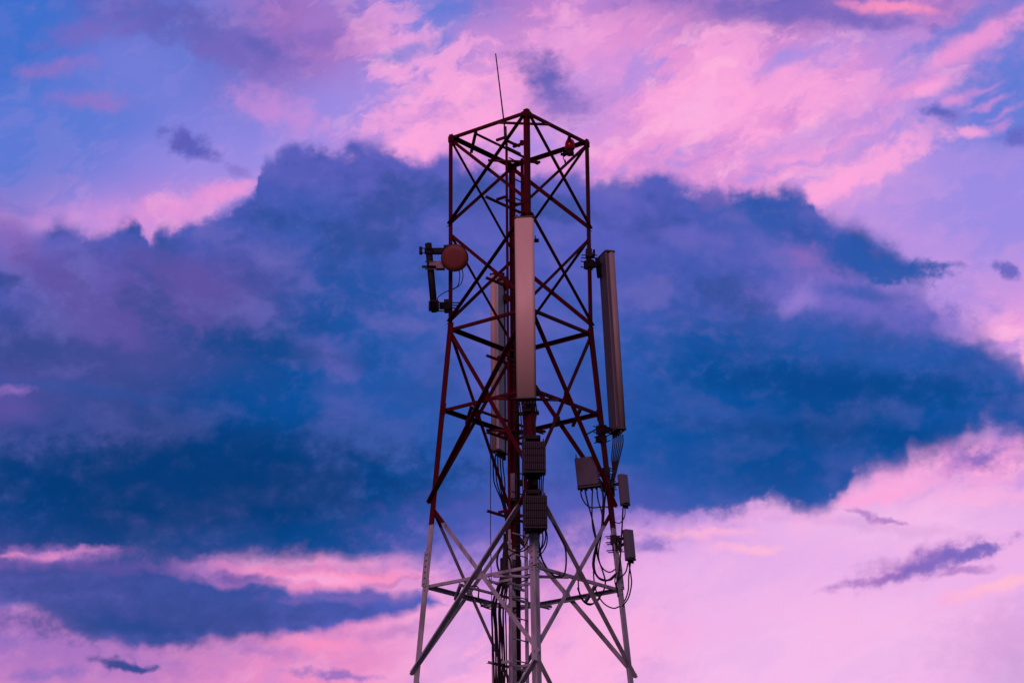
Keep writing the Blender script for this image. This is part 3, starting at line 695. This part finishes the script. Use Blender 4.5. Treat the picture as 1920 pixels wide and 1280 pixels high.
loops = [
 ([(992, 989), (991, 1007), (982, 1025), (966, 1034), (952, 1028)], YC, .008, 'cable curving left from under the lower finned unit'),
 ([(999, 989), (998, 1012), (985, 1030), (965, 1036), (950, 1046)], YC + .1, .008, 'cable sagging behind the centre leg to the ladder'),
 ([(1016, 989), (1018, 1010), (1014, 1030), (1006, 1058), (994, 1080), (978, 1090), (962, 1086)], YC - .08, .008, 'long cable bowing across the white centre leg to the left'),
 ([(1022, 989), (1023, 1008), (1018, 1024), (1010, 1032), (1000, 1033)], YC - .1, .008, 'short cable hooking back to the white centre leg'),
 ([(1012, 989), (1010, 1020), (1014, 1042), (1024, 1062), (1037, 1077), (1049, 1082), (1058, 1076), (1061.5, 1055), (1060, 1028), (1052, 1008), (1040, 985), (1028, 966), (1022, 948)], YC - .02, .0095, 'thick cable making a deep U loop right of the centre leg'),
 ([(1008, 989), (1011, 1018), (1016, 1046), (1027, 1066), (1040, 1079), (1051, 1079)], YC + .08, .008, 'second cable inside the deep U loop by the centre leg'),
 ([(1089, 914), (1090, 929), (1098, 944), (1109, 951), (1125, 950), (1138, 950), (1147, 957)], YRr, .008, 'cable swinging right from the flat grey box to the leg'),
 ([(1096, 913), (1101, 938), (1111, 975), (1119, 1018), (1120, 1041), (1130, 1070), (1135, 1093), (1127, 1115), (1108, 1133), (1092, 1124), (1083, 1101)], YRr - .1, .009, 'longest cable loop under the flat grey box'),
 ([(1111, 912), (1110, 950), (1111, 985), (1118, 1015)], YRr - .05, .008, 'straight cable dropping from the flat grey box'),
 ([(1125, 900), (1131, 930), (1130, 960), (1128, 990), (1119, 1020), (1113, 1045), (1113, 1066), (1124, 1084), (1140, 1087), (1155, 1075)], YRr - .12, .012, 'thick cable bundle looping up to the right white leg'),
 ([(1136, 915), (1133, 950), (1130, 985), (1120, 1022), (1114, 1056), (1119, 1078), (1132, 1086), (1146, 1086), (1157, 1073)], YRr - .06, .009, 'cable following the thick bundle to the right white leg'),
 ([(1117, 1028), (1113, 1068), (1115, 1095), (1121, 1115), (1134, 1132), (1150, 1139.5), (1162, 1136)], YRr, .008, 'low cable sagging to the foot of the right white leg'),
 ([(1168, 952), (1167, 975), (1165, 1010), (1163, 1045), (1159, 1080), (1155, 1096), (1158, 1105)], YRr - .05, .009, 'cable from the upper narrow box down the right leg'),
 ([(1172, 952), (1171, 968), (1162, 980), (1150, 977)], YRr, .006, 'small cable curling from the upper narrow box to the leg'),
 ([(1179, 1055), (1183, 1078), (1184, 1095), (1179, 1118), (1170, 1132), (1163, 1138)], YRr, .008, 'outermost cable below the lower narrow box'),
 ([(1177, 1055), (1174, 1070), (1166, 1080), (1158, 1084)], YRr - .03, .008, 'short cable curving left below the lower narrow box'),
 ([(1182, 1055), (1179, 1080), (1178, 1105), (1172, 1124), (1165, 1130)], YRr + .05, .008, 'inner cable below the lower narrow box'),
 ([(1165, 1014), (1163, 1040), (1160, 1065), (1153, 1085), (1155, 1100)], YRr + .1, .007, 'cable close behind the right white leg'),
 ([(1084, 1084), (1086, 1108), (1096, 1127), (1110, 1131), (1122, 1124), (1128, 1112)], YRr + .05, .008, 'small cable bowl hanging from the right white beam'),
 ([(871, 1098), (896, 1100), (897, 1122), (905, 1135), (920, 1141), (930, 1137)], 26.2, .008, 'cable sagging below the left white beam'),
 ([(897, 1112), (899, 1128), (909, 1138), (922, 1136), (932, 1128)], 26.4, .007, 'lighter cable sagging beside the ladder rail'),
 ([(945, 1018), (936, 1032), (932, 1050), (934, 1065), (939, 1075)], 26.3, .012, 'thick cable bowing left of the ladder rail'),
 ([(950, 1000), (949, 1030), (957, 1052), (960, 1075)], 26.0, .010, 'dark cable bending beside the dark radio box'),
 ([(914, 1077), (922, 1090), (938, 1097), (955, 1092), (972, 1082)], 26.2, .006, 'thin cable lying along the white ring beams'),
 ([(985, 989), (984, 1003), (978, 1016), (968, 1022), (957, 1018)], YC + .05, .007, 'short cable bending to the ladder from the left of the lower finned unit'),
 ([(1004, 989), (1003, 1015), (1006, 1040), (1003, 1062), (996, 1074), (984, 1078)], YC - .06, .0075, 'cable lying on the white centre leg just below the lower finned unit'),
 ([(1022, 986), (1026, 1005), (1024, 1022), (1016, 1036), (1008, 1040)], YC - .12, .007, 'outer hooked cable at the right of the lower finned unit'),
 ([(1119, 912), (1121, 935), (1128, 960), (1131, 985), (1126, 1010), (1122, 1040), (1128, 1062), (1142, 1072), (1155, 1066)], YRr - .04, .008, 'cable weaving behind the thick bundle near the right leg'),
 ([(861, 507), (862, 520), (858, 536), (846, 543), (832, 549), (821, 558), (823, 566), (834, 571)], YD - .12, .0055, 'thin cable looping from the red dish to the pipe foot'),
 ([(867, 505), (868, 518), (864, 532), (852, 541), (840, 545)], YD - .08, .0055, 'second thin cable hanging under the red dish'),
]
for pts, Y, r, lb in loops: cable(pts, Y, r, lb)
# feeders down the rack, fanning from the units above into one flat bundle
G5 = 'feeder cables running down the cable rack'
for i in range(12):
    a = -.335 + .0205 * i; bb = LB + .012 + (.02 if i % 2 else .0)
    j = random.Random(i)
    top = [(946 + i * .8, 1000 + i * 3, 26.25), (944 + i * .9, 1040, 26.2), (940 + i * 1.2, 1078, 26.1)]
    P = [at(*t) for t in top]
    P += [T(a + j.uniform(-.02, .02), bb, zs[6] - .25), T(a + j.uniform(-.015, .015), bb, zs[6] - .55)]
    z = zs[7] + .02
    P += [T(a * .92, bb, z), T(a * .9 + j.uniform(-.02, .02), bb, z - .7), T(a * .92, bb, 4.), T(a * .92 + j.uniform(-.015, .015), bb, 3.3), T(a * .92, bb, 2.), T(a * .95, bb, .03)]
    o = MB().tube(spline(P, 8), .0085 if i % 3 else .011, 8).build('feeder_cable', m_cable)
    tag(o, 'black feeder cable in the vertical bundle left of the ladder', 'cable', G5)
G6 = 'power cables running up beside the far leg'
for i in range(4):
    P = [T(.22 + .02 * i, LB - .07, z) + Vector((random.uniform(-.006, .006), 0, 0)) for z in (.03, 2, 3.5, 5, 6.5, 7.6, 8.6, 9.6, 10.6, 11.6 + .2 * i)]
    tag(MB().tube(spline(P, 6), .009, 8).build('power_cable', m_cable), 'black power cable strapped behind the ladder rungs', 'cable', G6)
P = [T(.335, LB, z) for z in (.05, 4, 8, 10, 12.7)]
tag(MB().tube(P, .005, 6).build('grounding_wire', m_wire), 'thin wire close to the right ladder rail', 'wire')
P = [at(919.5, 800, 26.6), at(919.8, 1000, 26.6), at(921.6, 1120, 26.6)]; q = P[-1]
P += [Vector((q.x + .01, q.y, 5.)), Vector((q.x + .02, q.y, .05))]
tag(MB().tube(P, .005, 6).build('grounding_wire', m_wire), 'thin straight wire hanging left of the tower ladder', 'wire')
